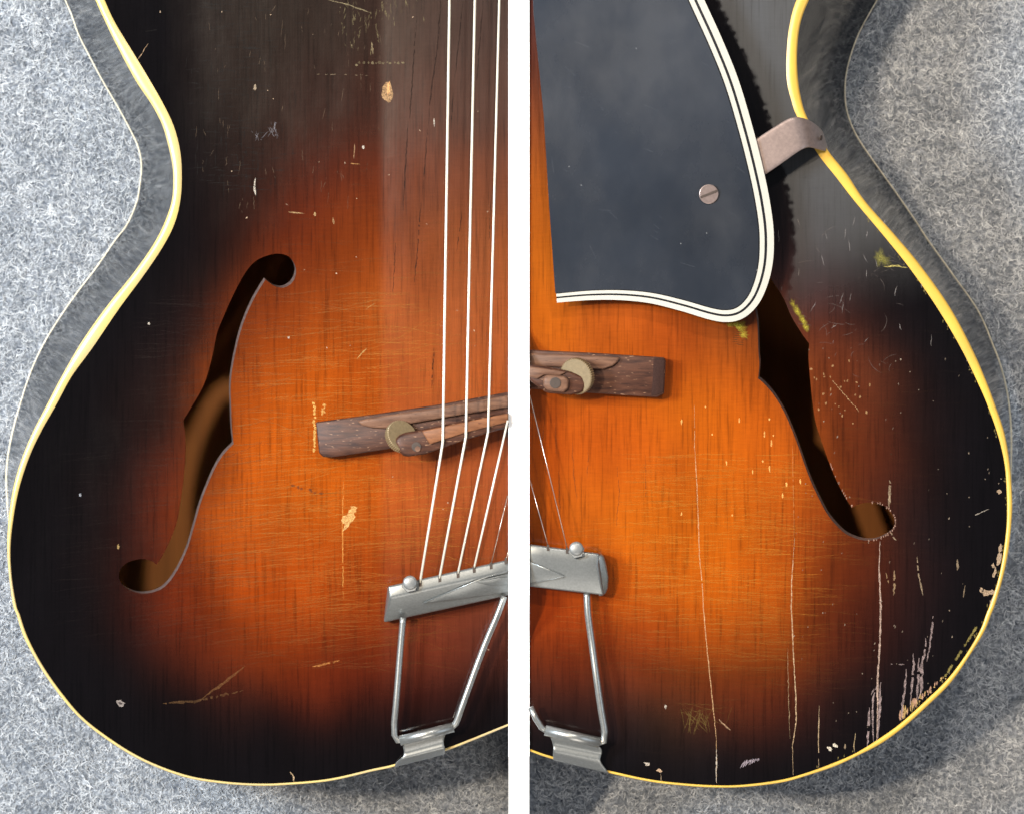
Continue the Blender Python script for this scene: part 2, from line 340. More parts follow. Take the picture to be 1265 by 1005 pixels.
rimL = np.concatenate([li, [(641, 893), (900, 800), (900, -170)]]); rimR = np.concatenate([ri, [(641, 924), (380, 820), (380, -170)]])
def arch(P, side):
    d = grid_eval(_DG[side], P)
    t = np.clip(d/330, 0, 1); t = t*t*(3-2*t)
    return ZT-0.0004+H*t
def zat(x, y):
    side = 'L' if x < 641 else 'R'
    return float(arch(np.array([[x, y]], float), side)[0])

# ---------------------------------------------------------------- table and felt
def kind(o, k): o['kind'] = k; return o
n = 2
kind(mesh_obj('table_surface', [(-2, -2, 0), (2, -2, 0), (2, 2, 0), (-2, 2, 0)], [(0, 1, 2, 3)], M['felt']), 'structure')
def fibres(N):
    z0 = 0.0003
    k0 = (CZ)/D
    P = np.stack([rng.uniform(-70, 1350, N), rng.uniform(-70, 1085, N)], 1)
    bodyL = np.concatenate([lb, [(628, -170)]]); bodyR = np.concatenate([rb, [(654, -170)]])
    keep = ~inside(P, bodyL) & ~inside(P, bodyR) & ~((P[:, 0] > 622) & (P[:, 0] < 660))
    P = P[keep]; N = len(P)
    ns = 3
    ang = rng.uniform(0, 2*math.pi, N)+rng.normal(0, .2, N); curl = rng.normal(0, .6, N)
    ln = rng.gamma(3, 1.7, N)+2.5; wd = rng.uniform(.2, .46, N); zz = rng.gamma(2, .00013, N)+.0003; zz2 = rng.gamma(2, .00013, N)+.0002
    tone = rng.beta(1.1, 1.7, N)
    cl = np.sin(P[:, 0]*.09+np.sin(P[:, 1]*.05)*2)*np.sin(P[:, 1]*.11+np.sin(P[:, 0]*.07)*2)
    tone = np.clip(tone+.12*cl+grid_eval(_FN, P), 0, 1)
    col = np.stack([.13+.62*tone, .145+.615*tone, .165+.605*tone], 1)
    V = np.zeros((N, ns+1, 2, 3)); x = P.copy(); a = ang.copy()
    for i in range(ns+1):
        t = i/ns; z = zz*(1-t)+zz2*t+.0004*math.sin(math.pi*t)*rng.uniform(.2, 1)
        k = S*(CZ-z)/D; nx, ny = -np.sin(a), np.cos(a)
        h = wd*(.35+.65*math.sin(math.pi*(.1+.8*t)))
        for j, sgn in ((0, 1), (1, -1)):
            V[:, i, j, 0] = (x[:, 0]+sgn*h*nx-CX)*k; V[:, i, j, 1] = (CY-x[:, 1]-sgn*h*ny)*k; V[:, i, j, 2] = z
        x[:, 0] += np.cos(a)*ln/ns; x[:, 1] += np.sin(a)*ln/ns; a = a+curl
    V = V.reshape(-1, 3); base = (np.arange(N)*(ns+1)*2)[:, None]
    q = np.array([[2*i, 2*i+1, 2*i+3, 2*i+2] for i in range(ns)]).ravel()[None]
    F = (base+q).reshape(-1, 4)
    me = bpy.data.meshes.new('felt_fibres'); me.vertices.add(len(V)); me.vertices.foreach_set('co', V.ravel())
    me.loops.add(F.size); me.loops.foreach_set('vertex_index', F.ravel()); me.polygons.add(len(F))
    me.polygons.foreach_set('loop_start', np.arange(len(F))*4); me.update(calc_edges=True)
    at = me.color_attributes.new('tint', 'FLOAT_COLOR', 'POINT')
    cc = np.repeat(col, (ns+1)*2, 0); at.data.foreach_set('color', np.concatenate([cc, np.ones((len(cc), 1))], 1).ravel())
    me.materials.append(M['fibre']); o = bpy.data.objects.new('felt_fibres', me); C.objects.link(o)
    o['kind'] = 'stuff'; o['label'] = 'tangled blue grey felt fibres covering the table under both guitars'; o['category'] = 'felt'
_FN = blur(rng.normal(0, 1, (181, 211)), 9)*.26
fibres(250000)

# ---------------------------------------------------------------- made-up white board filling the blank gap between the two guitar halves
def gap_filler():
    ys = np.linspace(-160, 1250, 340); prof = []
    for y in ys:
        if y < 897: z = max(zat(627, y), zat(655, y))+.0010
        else: z = ZT+.0012-(ZT-.05)*np.clip((y-934)/76, 0, 1)
        u = np.clip(min((y-405)/45, (800-y)/70), 0, 1); z += .0135*u*u*(3-2*u)
        prof.append((y, z))
    V = []; n = len(prof)
    for y, z in prof:
        for x in (628, 654): V.append(W(x, y, z))
    for y, z in prof:
        for x in (628, 654):
            v = W(x, y, z); V.append((v[0], v[1], .0))
    F = []
    for i in range(n-1):
        a = 2*i; F += [(a, a+1, a+3, a+2), (a, a+2, a+2+2*n, a+2*n), (a+1, a+1+2*n, a+3+2*n, a+3)]
    F += [(0, 2*n, 2*n+1, 1), (2*n-2, 2*n-1, 4*n-1, 4*n-2)]
    o = fix_normals(mesh_obj('gap_filler_board', V, F, M['board']))
    o['label'] = 'made-up narrow white board filling the blank gap between the two guitar halves'; o['category'] = 'gap_filler'
gap_filler()

class Marks:
    def __init__(s): s.V = []; s.F = []; s.c = []; s.a = []
    def line(s, pts, w_, col, alpha=1.0, jit=.5, z=.00006, brk=0.0):
        P = resample(np.array(pts, float), max(3, int(sum(np.hypot(*np.diff(np.array(pts, float), axis=0).T))/3.5)+2))
        P = P+rng.normal(0, jit*.35, P.shape)
        T = np.gradient(P, axis=0); T /= np.maximum(np.hypot(T[:, 0], T[:, 1]), 1e-6)[:, None]
        side = 'L' if P[0, 0] < 641 else 'R'; zc = arch(P, side)+z
        hole = FL if side == 'L' else FR; ih = inside(P, hole)
        n = len(P); b = len(s.V)
        for i in range(n):
            e = min(1, .25+1.6*min(i, n-1-i)/n*2); h = w_/2*e*rng.uniform(.55, 1.3)
            nx, ny = -T[i, 1]*h, T[i, 0]*h
            s.V += [W(P[i, 0]+nx, P[i, 1]+ny, zc[i]), W(P[i, 0]-nx, P[i, 1]-ny, zc[i])]
            s.c += [col, col]; al = alpha*rng.uniform(.6, 1.1); s.a += [al, al]
            if i and not (ih[i] or ih[i-1]) and rng.random() > brk: s.F.append((b+2*i-2, b+2*i-1, b+2*i+1, b+2*i))
    def blob(s, x, y, rx, ry, col, alpha=1.0, ang=0, n=16, rag=.3, z=.00008, rim=1.0):
        if inside(np.array([[x, y]], float), FL if x < 641 else FR)[0]: return
        b = len(s.V); zc = zat(x, y)+z; s.V.append(W(x, y, zc)); s.c.append(col); s.a.append(alpha)
        for i in range(n):
            t = 2*math.pi*i/n; q = 1+rng.uniform(-rag, rag); u, v = rx*q*math.cos(t), ry*q*math.sin(t)
            s.V.append(W(x+u*math.cos(ang)-v*math.sin(ang), y+u*math.sin(ang)+v*math.cos(ang), zc)); s.c.append(col); s.a.append(alpha*rim)
        for i in range(n): s.F.append((b, b+1+i, b+1+(i+1) % n))
    def build(s, name, parent, mat=None):
        o = mesh_obj(name, s.V, s.F, mat or M['marks'], parent, False, {'tint': np.array(s.c), 'cover': np.array(s.a)}); o['kind'] = 'stuff'; return o
# ---------------------------------------------------------------- guitars
def empty(name, px, py, label, cat, group=None):
    o = bpy.data.objects.new(name, None); C.objects.link(o); o.empty_display_size = .02
    o['label'] = label; o['category'] = cat
    if group: o['group'] = group
    return o
GL = empty('archtop_guitar', 0, 0, 'left sunburst guitar half with wound strings, cream binding and no pickguard', 'guitar')
GR = empty('archtop_guitar', 0, 0, 'right sunburst guitar half with black pickguard, yellow binding and long white cracks', 'guitar')

guard_out = catmull([(835,-80),(853,-38),(870,0),(893,50.6),(913,101),(931,162),(943.6,212.5),(951,249),(955.5,283),(955.5,316),(950.7,343.6),(941,369),(928,386),(913,395.5),(895.5,398),(875,394.5),(842,384.5),(804,375),(766.5,371),(728.5,371),(688,374)], 4)

def make_body(G, side):
    o_, i_, b_, hole = (lo, li, lb, FL) if side == 'L' else (ro, ri, rb, FR)
    xd = 628.3 if side == 'L' else 653.7
    # --- top plate: constrained triangulation between rim and f-hole
    rim = i_[::2]; rim = rim if np.allclose(rim[-1], i_[-1]) else np.concatenate([rim, i_[-1:]])
    e1 = np.stack([np.full(170, xd), np.linspace(i_[-1][1], -170, 172)[1:-1]], 1)
    xs = np.linspace(xd, i_[0][0], 100)[:-1]; e2 = np.stack([xs, np.full(len(xs), -170)], 1)
    loop = np.concatenate([rim, e1, e2])
    st = 4.2
    gx, gy = np.meshgrid(np.arange(0, 1270, st), np.arange(-165, 985, st)); Gp = np.stack([gx.ravel(), gy.ravel()], 1)
    Gp[:, 0] += np.where((np.round(Gp[:, 1]/st) % 2) > 0, st/2, 0)
    m = inside(Gp, loop) & ~inside(Gp, hole); Gp = Gp[m]
    m = (dist_poly(Gp, loop) > 2.4) & (dist_poly(Gp, hole) > 1.8); Gp = Gp[m]
    allp = np.concatenate([loop, hole, Gp]); nl, nh = len(loop), len(hole)
    ed = [(i, (i+1) % nl) for i in range(nl)]+[(nl+i, nl+(i+1) % nh) for i in range(nh)]
    r = delaunay_2d_cdt([Vector(p) for p in allp], ed, [], 0, 1e-5)
    P = np.array([tuple(v) for v in r[0]]); T = np.array(r[2])
    cen = P[T].mean(1); T = T[inside(cen, loop) & ~inside(cen, hole)]
    z = arch(P, side); k = S*(CZ-z)/D
    V = np.stack([(P[:, 0]-CX)*k, (CY-P[:, 1])*k, z], 1)
    a = V[T[:, 0]]; nrm = np.cross(V[T[:, 1]]-a, V[T[:, 2]]-a)[:, 2]; T[nrm < 0] = T[nrm < 0][:, ::-1]
    col = burst(P, side)
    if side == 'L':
        reflect_veil = .12*np.clip((300-P[:, 1])/160, 0, 1)*np.clip((P[:, 0]-200)/60, 0, 1)+.25*np.clip((P[:, 0]-465)/12, 0, 1)*np.clip((860-P[:, 1])/80, 0, 1)
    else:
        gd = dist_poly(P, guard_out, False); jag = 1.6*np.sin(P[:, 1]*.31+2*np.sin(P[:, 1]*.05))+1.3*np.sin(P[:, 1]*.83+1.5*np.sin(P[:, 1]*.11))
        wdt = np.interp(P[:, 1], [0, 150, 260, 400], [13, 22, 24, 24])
        band = np.clip((gd-wdt-jag)/4, 0, 1); under = P[:, 0] < np.interp(P[:, 1], guard_out[:150, 1], guard_out[:150, 0]) if False else np.zeros(len(P), bool)  # veil left off here to draw the guard's dark mirror image
        reflect_veil = band*np.clip((P[:, 0]-np.interp(P[:, 1], [0, 300, 380], [880, 905, 940]))/12, 0, 1)*np.clip((420-P[:, 1]-.25*(P[:, 0]-960))/140, 0, 1)*1.0+.15
    reflect_veil = np.clip(reflect_veil, 0, 1)
    col = col+(reflect_veil[:, None]*np.array([.035, .020, .014]) if side == 'L' else np.maximum(reflect_veil-.15, 0)[:, None]*np.array([.040, .042, .045])*np.interp(P[:, 1], [0, 200, 330], [1, .8, .3])[:, None])  # reflected veil painted into the base colour, brownish left, grey right
    top = mesh_obj('top_plate', V, T, M['top'], G, True, {'burst': col, 'reflect_veil': reflect_veil})
    # --- sloping cut edge of the f-hole, and lining down to the dark inside
    dx, dy = (-2.0, -2.6) if side == 'L' else (1.7, -2.8)
    hz = arch(hole, side)
    l0 = [W(x, y, zz) for (x, y), zz in zip(hole, hz)]
    l1 = [W(x+dx, y+dy, zz-.0035) for (x, y), zz in zip(hole, hz)]
    V, F = loft([l0, l1], True); fix_normals(mesh_obj('f_hole_edge', V, F, M['cut'], G, True))
    # --- inside of the back
    inn = [W(x, y, .0075) for x, y in b_[::6]]
    cx = 600 if side == 'L' else 690
    pts = [(p[0]*.97, p[1]*.98, p[2]) for p in inn]
    e = W(xd, -170, .0075); V = pts+[(e[0], e[1], .0075)]; mesh_obj('back_plate', V, [tuple(range(len(V)))], M['inside'], G)
    # --- binding with a rounded crown
    mid = (o_+i_)/2
    q = lambda A, dz, inset=0: [W(x, y, ZT+dz) for x, y in A]
    loops = [q(o_, -.0065), q(o_, -.0006), q(o_*.8+i_*.2, -.00005), q(mid, .0001), q(o_*.2+i_*.8, -.0001), q(i_, -.0005)]
    V, F = loft(loops); mesh_obj('binding', V, F, M['binding_l' if side == 'L' else 'binding_r'], G, True)
    # --- bent side of the body, from the binding down to the back
    n_ = len(o_); loops = []
    for t in (0, .03, .3, .6, 1):
        z = (ZT-.0062)*(1-t)+.006*t; inset = .6*(1-t)
        c_ = np.array([(560, 480)]) if side == 'L' else np.array([(720, 480)])
        A = o_*(1-t)+b_*t
        loops.append([W(x, y, z) for x, y in A])
    V, F = loft(loops); fix_normals(mesh_obj('side', V, F, M['side'], G, True))
    # --- outer back edge: closing sheet and thin binding line
    tube('back_binding', [W(x, y, .0055) for x, y in b_[::3]], .00042, M['back_binding'], G, 8)
    # --- end cap above the frame
    a, b = W(*o_[0]), W(xd, -170); c, d = W(xd, -170, .006), W(*b_[0], .006)
    mesh_obj('end_block', [a, b, (b[0], b[1], .006), d], [(0, 1, 2, 3)], M['side'], G)
make_body(GL, 'L'); make_body(GR, 'R')

# ---------------------------------------------------------------- left bridge, strings, tailpiece
def zz(x, y): return zat(x, y)
def strings(G, segs, r, mat):
    for pts, rr in segs: tube('string', [W(*p) for p in pts], rr*S, mat, G, 10)
zb = zz(560, 520)
bridge = prism('bridge', [(390,521),(461,511.5),(545,499),(628,484),(628,529),(560,540),(475,555),(410,564.5),(399,564),(394,559)], zb-.003, zb+.007, M['rose'], GL, .0006)
# lighter scooped upper step of the base
o = prism('base_step', [(441,520),(455,516),(545,502.5),(628,488),(628,503),(560,514),(520,521),(476,529),(458,528),(447,525)], zb+.0069, zb+.0090, M['rose_l'], bridge, .0008)
# thumbwheel: knurled disc lying on its post, tilted as seen
def disc(name, cx, cy, z, r, th, mat, parent, tilt=(0, 0), knurl=0, n=64, hole=False):
    V = []; F = []; c = W(cx, cy, z)
    ca = []
    for j, (rr, h) in enumerate([(0, th/2), (r*.93, th/2), (r, th/2-th*.12), (r, -th/2+th*.12), (r*.93, -th/2), (0, -th/2)]):
        for i in range(n):
            a = 2*math.pi*i/n; q = rr*(1+(knurl if (i % 2 and j in (2, 3)) else 0))
            V.append(Vector((q*math.cos(a), q*math.sin(a), h)))
    for j in range(5):
        for i in range(n): F.append((j*n+i, j*n+(i+1) % n, (j+1)*n+(i+1) % n, (j+1)*n+i))
    from mathutils import Euler
    R = Euler((tilt[0], tilt[1], 0)).to_matrix()
    V = [R@v+Vector(c) for v in V]
    return fix_normals(mesh_obj(name, V, F, mat, parent))
disc('thumbwheel', 495.5, 539, zb+.0125, 20.5*S, .0030, M['brass'], bridge, (math.radians(-22), math.radians(30)), -.05, 96)
sad = prism('saddle', [(487,544),(493,537),(500,534),(519,530.5),(560,522),(628,508),(628,527),(575,543),(526,560.5),(505,563.5),(498,563),(493,557)], zb+.0120, zb+.0170, M['rose'], bridge, .0012)
prism('saddle_crown', [(521,532),(560,524),(628,510),(628,521),(575,534),(531,548.5)], zb+.0169, zb+.0180, M['rose_o'], sad if False else bridge, .0005)
disc('post_hole', 514.5, 551.5, zb+.0171, 5.8*S, .0004, M['slot'], bridge, n=24)
disc('hole_pale_half', 516, 554, zb+.0173, 3.4*S, .0004, M['rose_l'], bridge, n=24)  # pale disc stands in for the lighter lower half of the hole
zs = zb+.0182
zt_ = ZT+.0185
for a, b, c, r in [((557.8,-160),(547,546),(519,719),1.55),((590,-160),(575.5,539),(543,713.5),1.5),((621,-160),(603,533),(565.6,708.5),1.35)]:
    tube('string', [W(*a, zs+.001), W(a[0]+(b[0]-a[0])*.9, a[1]+(b[1]-a[1])*.9, zs+.0004), W(*b, zs), W(b[0]*.9+c[0]*.1, b[1]*.9+c[1]*.1, zs-.0006), W(*c, zt_-.001)], r*S, M['string'], GL, 12)
tube('string', [W(627.3,519,zs), W(585.5,702,zt_-.001)], 1.25*S, M['string'], GL, 12)
tube('string', [W(627,612,zs-.002), W(606.5,697,zt_-.001)], .5*S, M['string_t'], GL, 8)
tube('string', [W(627.6,682,zs-.003), W(625,691,zt_-.001)], .5*S, M['string_t'], GL, 8)

def tail_bar(G, poly_top, ridge, bottom, zt0, zb0, name='tailpiece'):
    """cast bar: pale upper ledge then a face sloping down; each list runs left to right"""
    n = len(poly_top); loops = [[W(x, y, zt0-.006) for x, y in poly_top], [W(x, y, zt0) for x, y in poly_top], [W(x, y, zt0+.0004) for x, y in ridge], [W(x, y, zb0) for x, y in bottom], [W(x, y-2, zb0-.006) for x, y in bottom]]
    V, F = loft(loops); m = len(V)
    F.append([0, n, 2*n, 3*n, 4*n]); F.append([n-1, 2*n-1, 3*n-1, 4*n-1, 5*n-1]); F.append(list(range(n))+list(range(5*n-1, 4*n-1, -1)))
    return bevel(fix_normals(mesh_obj(name, V, F, M['nickel_d'], G)), .0009, 3)
TP = ZT+.0175
L = lambda a, b, n: [(a[0]+(b[0]-a[0])*i/(n-1), a[1]+(b[1]-a[1])*i/(n-1)) for i in range(n)]
tl = tail_bar(GL, L((479,723.5),(628,690.5),8), L((481.5,738),(628,705),8), L((474,768.5),(628,735),8), TP, TP-.0085)
def bolt(cx, cy, z, parent):
    V = []; F = []; c = W(cx, cy+1.5, z); r = 10.2*S
    for h, q in ((0, 1), (.0022, 1), (.0026, .92)):
        for i in range(6):
            a = math.pi/3*i+.25; V.append((c[0]+r*q*math.cos(a), c[1]+r*q*math.sin(a), c[2]+h))
    for j in range(2):
        for i in range(6): F.append((j*6+i, j*6+(i+1) % 6, j*6+6+(i+1) % 6, j*6+6+i))
    F.append(tuple(range(12, 18)))
    b = fix_normals(mesh_obj('bolt', V, F, M['bolt'], parent))
    V = []; F = []; n = 24; c = W(cx, cy-.5, z+.0025)
    for j in range(7):
        t = j/6*math.pi/2
        for i in range(n): V.append((c[0]+8.6*S*math.cos(t)*math.cos(2*math.pi*i/n), c[1]+8.6*S*math.cos(t)*math.sin(2*math.pi*i/n), c[2]+.0002+.0011*math.sin(t)))
    for j in range(6):
        for i in range(n): F.append((j*n+i, j*n+(i+1) % n, (j+1)*n+(i+1) % n, (j+1)*n+i))
    fix_normals(mesh_obj('bolt_head', V, F, M['bolt'], parent, True))
bolt(506.5, 719.5, TP+.0002, tl)
def edge_highlight(pts, z, parent, wdt=1.4, name='highlight_line', mat='nickel'):  # thin brighter tube put in as the highlight on the wedge edges
    tube(name, [W(x, y, z if not callable(z) else z(x, y)) for x, y in pts], wdt*S*.5, M[mat], parent, 8)
def zface(y0, y1, z0, z1, s, x0):   # height on the sloping face of the bar
    def f(x, y):
        yy = y-(x-x0)*s; t = (yy-y0)/(y1-y0); return z0+(z1-z0)*t+.0001
    return f
fz = zface(738, 768.5, TP+.0004, TP-.0085, -.2225, 481.5)
def wedge(parent, poly, f, lift=.0007):
    return prism('raised_triangle', poly, [f(x, y)-.001 for x, y in poly], [f(x, y)+lift for x, y in poly], M['nickel_d'], parent, .0003)
wedge(tl, [(523,744.5),(555,730.5),(590,716.5),(628,708),(628,731),(575,738),(545,742)], fz)
wedge(tl, [(586,718.5),(606,715),(628,712),(628,722),(606,722.5)], lambda x, y: fz(x, y)+.0007, .0006)
edge_highlight([(522,745),(590,716),(628,704)], lambda x, y: fz(x, y)+.0006, tl, 1.2)
for x, y in ((519,721),(543,715.5),(565.6,710.5),(585.5,704),(606.5,699.5),(625,693.5)):
    prism('string_slot', [(x-1.6,y-5),(x+1.6,y-5.7),(x+1.8,y+2.5),(x-1.4,y+3)], TP-.001, TP+.00045, M['slot'], tl, 0)
def rod(G, pts, r, tw=0): return tube('rod', [W(*p) for p in catmull(pts, 8)] if len(pts[0]) == 3 else None, r*S, M['nickel'], G, 14)
rod(tl, [(498,762,TP-.006),(494,809,TP-.007),(489.5,866,ZT+.0095),(487,893,ZT+.0085),(487.3,907,ZT+.0080),(491,914,ZT+.0078),(500,914,ZT+.0078)], 3.9)
rod(tl, [(623,736,TP-.007),(614,760,TP-.007),(596,803,TP-.008),(571,871,ZT+.0095),(563,893,ZT+.0085),(555,900,ZT+.0078)], 3.9)
def hinge(parent, a, b, left, right, r):
    tb = tube('hinge_barrel', [W(*a, ZT+.0078), W(*b, ZT+.0078)], r*S, M['nickel'], parent, 24)
    # waisted, ribbed plate running over the rim of the body
    n = len(left); V = []; F = []; m = 12
    zs_ = [ZT+.0076, ZT+.0060, ZT+.0046, ZT+.0056, ZT+.0040, ZT+.0016, ZT+.0006][:n]
    for (l, r_), z in zip(zip(left, right), zs_):
        for j in range(m+1):
            t = j/m; V.append(W(l[0]*(1-t)+r_[0]*t, l[1]*(1-t)+r_[1]*t, z))
    for i in range(n-1):
        for j in range(m): F.append((i*(m+1)+j, i*(m+1)+j+1, (i+1)*(m+1)+j+1, (i+1)*(m+1)+j))
    k = (n-1)*(m+1); q = len(V)
    for j in range(m+1): v = V[k+j]; V.append((v[0], v[1], .02))
    for j in range(m): F.append((k+j, k+j+1, q+j+1, q+j))
    o = fix_normals(mesh_obj('hinge_plate', V, F, M['nickel_d'], parent, True))
    s = o.modifiers.new('thick', 'SOLIDIFY'); s.thickness = .0009
    s = o.modifiers.new('sub', 'SUBSURF'); s.levels = 2; s.render_levels = 2
hinge(tl, (494,914.5), (560,897.5), [(497,918),(498,924),(499.5,930),(497,936),(492,940),(487,945),(488,950)], [(553,904),(549,910),(548,917),(549.5,922),(550.5,926),(550,930),(550,933)], 6.2)

# ---------------------------------------------------------------- right bridge, tailpiece
zb = zz(740, 460)
br = prism('bridge', [(654,432),(735,436),(821,441.5),(822.5,446),(820.5,486),(812,490.5),(770,488),(733,485.5),(654,480)], zb-.003, zb+.0075, M['rose'], GR, .0006)
prism('base_step', [(654,436),(735,439.5),(766,441.5),(763,447),(757,452),(745,456),(654,452)], zb+.0074, zb+.0096, M['rose_l'], br, .0008)
prism('bridge_end', [(807,442.5),(821,442.5),(821.5,447),(820,485),(811,488.5),(804,489),(806,470)], zb+.0030, zb+.0077, M['end'], br, .0005)
disc('thumbwheel', 713, 464.5, zb+.0135, 22.5*S, .0030, M['brass'], br, (math.radians(10), math.radians(-30)), -.05, 96)
prism('saddle', [(654,450),(676,453),(702,458),(720,465),(724,474),(720,484),(706,487.5),(676,485.5),(654,470)], zb+.0125, zb+.0165, M['rose'], br, .0012)
prism('saddle_crown', [(654,452.5),(672,455),(700,459.5),(692,464),(672,463),(664,468),(654,466)], zb+.0164, zb+.0178, M['rose_l'], br, .0006)
prism('saddle_end', [(671,467),(676,462.5),(697,464),(703,469),(702,480),(697,484.5),(678,483),(671,477)], zb+.0160, zb+.0188, M['rose_l'], br, .0010)
disc('post_hole', 686, 473, zb+.0189, 6.8*S, .0004, M['slot'], br, n=24)
tr = tail_bar(GR, L((654,671.5),(741,683),6), L((654,684),(738,697),6), L((654,724),(746,735),6), TP, TP-.004)
# rounded end of the cast bar
bolt(712, 677.5, TP+.0002, tr)
fz = zface(684, 724, TP+.0004, TP-.004, .145, 654)
wedge(tr, [(654,694),(676,702),(698,711.5),(676,716),(654,720)], fz)
edge_highlight([(654,693.5),(697.5,711.5),(654,720.5)], lambda x, y: fz(x, y)+.0006, tr, 1.3)
prism('bar_end', [(737,697),(741,684),(746,686),(749,697),(751.5,712),(751,726),(748,733),(743,736),(739,735)], TP-.013, [TP+.0002,TP-.0002,TP-.0012,TP-.0022,TP-.0036,TP-.0052,TP-.0058,TP-.0046,TP-.0044], M['nickel_d'], tr, .0016)
for x, y in ((677,676.5),(700.5,680)):
    prism('string_slot', [(x-1.6,y-4.5),(x+1.6,y-4),(x+1.8,y+3.5),(x-1.4,y+3)], TP-.001, TP+.00045, M['slot'], tr, 0)
tube('string', [W(654.5,488,zb+.014), W(701,678,TP)], .55*S, M['string_t'], GR, 8)
tube('string', [W(654.5,592,zb+.014), W(677.5,675,TP)], .55*S, M['string_t'], GR, 8)
rod(tr, [(725,731,TP-.007),(726,755,TP-.007),(731,793,TP-.008),(737,838,ZT+.0100),(742.5,876,ZT+.0090),(747,903,ZT+.0082),(746,915,ZT+.0078),(738,917,ZT+.0078)], 4.2)
rod(tr, [(655.5,873,ZT+.0095),(662,887,ZT+.0090),(669,898,ZT+.0082),(677,903,ZT+.0078)], 3.8)
hinge(tr, (673.5,901.5), (741,916.5), [(678,908),(681,914),(683,920),(683.5,926),(682.5,931),(683,937),(683,941)], [(741,922),(744.5,927),(743.5,932),(741,937),(743.5,944),(751,953),(753,958)], 6.6)

# ---------------------------------------------------------------- pickguard with three-ply edge, screw, strap
ZG = ZT+.0165
left_edge = [(656,-80),(658.5,0),(659,15),(665,76),(671.6,141.7),(678,249),(683,320),(686,362)]
def off(P, d):
    T = np.gradient(P, axis=0); T /= np.hypot(T[:, 0], T[:, 1])[:, None]; Nn = np.stack([-T[:, 1], T[:, 0]], 1)
    return P+Nn*np.asarray(d)[:, None]
yy = guard_out[:, 1]; tt = np.linspace(0, 1, len(guard_out))
arc = np.concatenate([[0], np.cumsum(np.hypot(*np.diff(guard_out, axis=0).T))]); arc /= arc[-1]
wsc = np.interp(arc, [0, .55, .72, 1], [1, 1, .82, .62])
cg = [off(guard_out, dd*wsc) for dd in (0, 8.3, 11.6, 17.4, 19.2)]
tiltz = lambda x, y: ZG+(y-200)*-.0000035*1.0
def gl(A, dz): return [W(x, y, tiltz(x, y)+dz) for x, y in A]
body_poly = [tuple(p) for p in cg[4]]+left_edge[::-1]
body_poly = body_poly[:-1]+[(656,-80)]
n = len(body_poly)
T_ = [W(x, y, tiltz(x, y)) for x, y in body_poly]; V = T_+[(a, b, c-.0018) for a, b, c in T_]
F = [tuple(range(n)), tuple(range(2*n-1, n-1, -1))]+[(i, (i+1) % n, n+(i+1) % n, n+i) for i in range(n)]
pg = fix_normals(mesh_obj('pickguard', V, F, M['guard'], GR))
def ply(name, A, B, za, zb_, mat, skirt=False):
    loops = [gl(B, zb_), gl(A, za)]
    if skirt: loops.append(gl(A, za-.0011))
    V, F = loft(loops); mesh_obj(name, V, F, mat, pg)
ply('white_ply', cg[0], cg[1], -.0010, -.00055, M['white_pl'], True)
ply('black_ply', cg[1], cg[2], -.00055, -.00042, M['black_pl'])
ply('white_ply', cg[2], cg[3], -.00042, -.00012, M['white_pl'])
ply('black_ply', cg[3], cg[4], -.00012, -.00000, M['black_pl'])
sc = disc('screw', 875.5, 240, tiltz(875, 240)+.0006, 11.8*S, .0012, M['clip'], pg, (math.radians(6), math.radians(4)), n=48)
c = W(875.5, 240, tiltz(875, 240)+.00122)
a = math.radians(22); V = []
for sx, sy in ((-1, -1), (1, -1), (1, 1), (-1, 1)):
    x, y = sx*11*S, sy*1.3*S; V.append((c[0]+x*math.cos(a)-y*math.sin(a), c[1]+x*math.sin(a)+y*math.cos(a), c[2]+.00022*(1 if True else 0)))
V += [(v[0], v[1], v[2]-.0002) for v in V]
mesh_obj('slot', V, [(0, 1, 2, 3), (0, 4, 5, 1), (2, 6, 7, 3), (1, 5, 6, 2), (3, 7, 4, 0)], M['slot'], sc)
gs = Marks()
for i in range(40):
    x, y = rng.uniform(680, 925), rng.uniform(5, 355); a_ = rng.normal(.6, .35); l_ = rng.uniform(3, 22)
    if x > np.interp(y, [0, 100, 200, 350], [845, 885, 915, 925]): continue
    P_ = [(x, y), (x+l_*math.cos(a_), y+l_*math.sin(a_))]
    b = len(gs.V); nx, ny = -math.sin(a_)*.35, math.cos(a_)*.35
    for px_, py_ in P_:
        gs.V += [W(px_+nx, py_+ny, tiltz(px_, py_)+.00006), W(px_-nx, py_-ny, tiltz(px_, py_)+.00006)]; gs.c += [(.16, .17, .19)]*2; gs.a += [rng.uniform(.05, .22)]*2
    gs.F.append((b, b+1, b+3, b+2))
for x, y in ((786,60),(703,206),(718,229),(873,288),(841,301),(935,334)):
    b = len(gs.V)
    for q in range(6): gs.V.append(W(x+.9*math.cos(q), y+.9*math.sin(q), tiltz(x, y)+.00007)); gs.c.append((.3, .3, .3)); gs.a.append(.6)
    gs.F.append(tuple(range(b, b+6)))
gs.build('fine_scratches', pg)
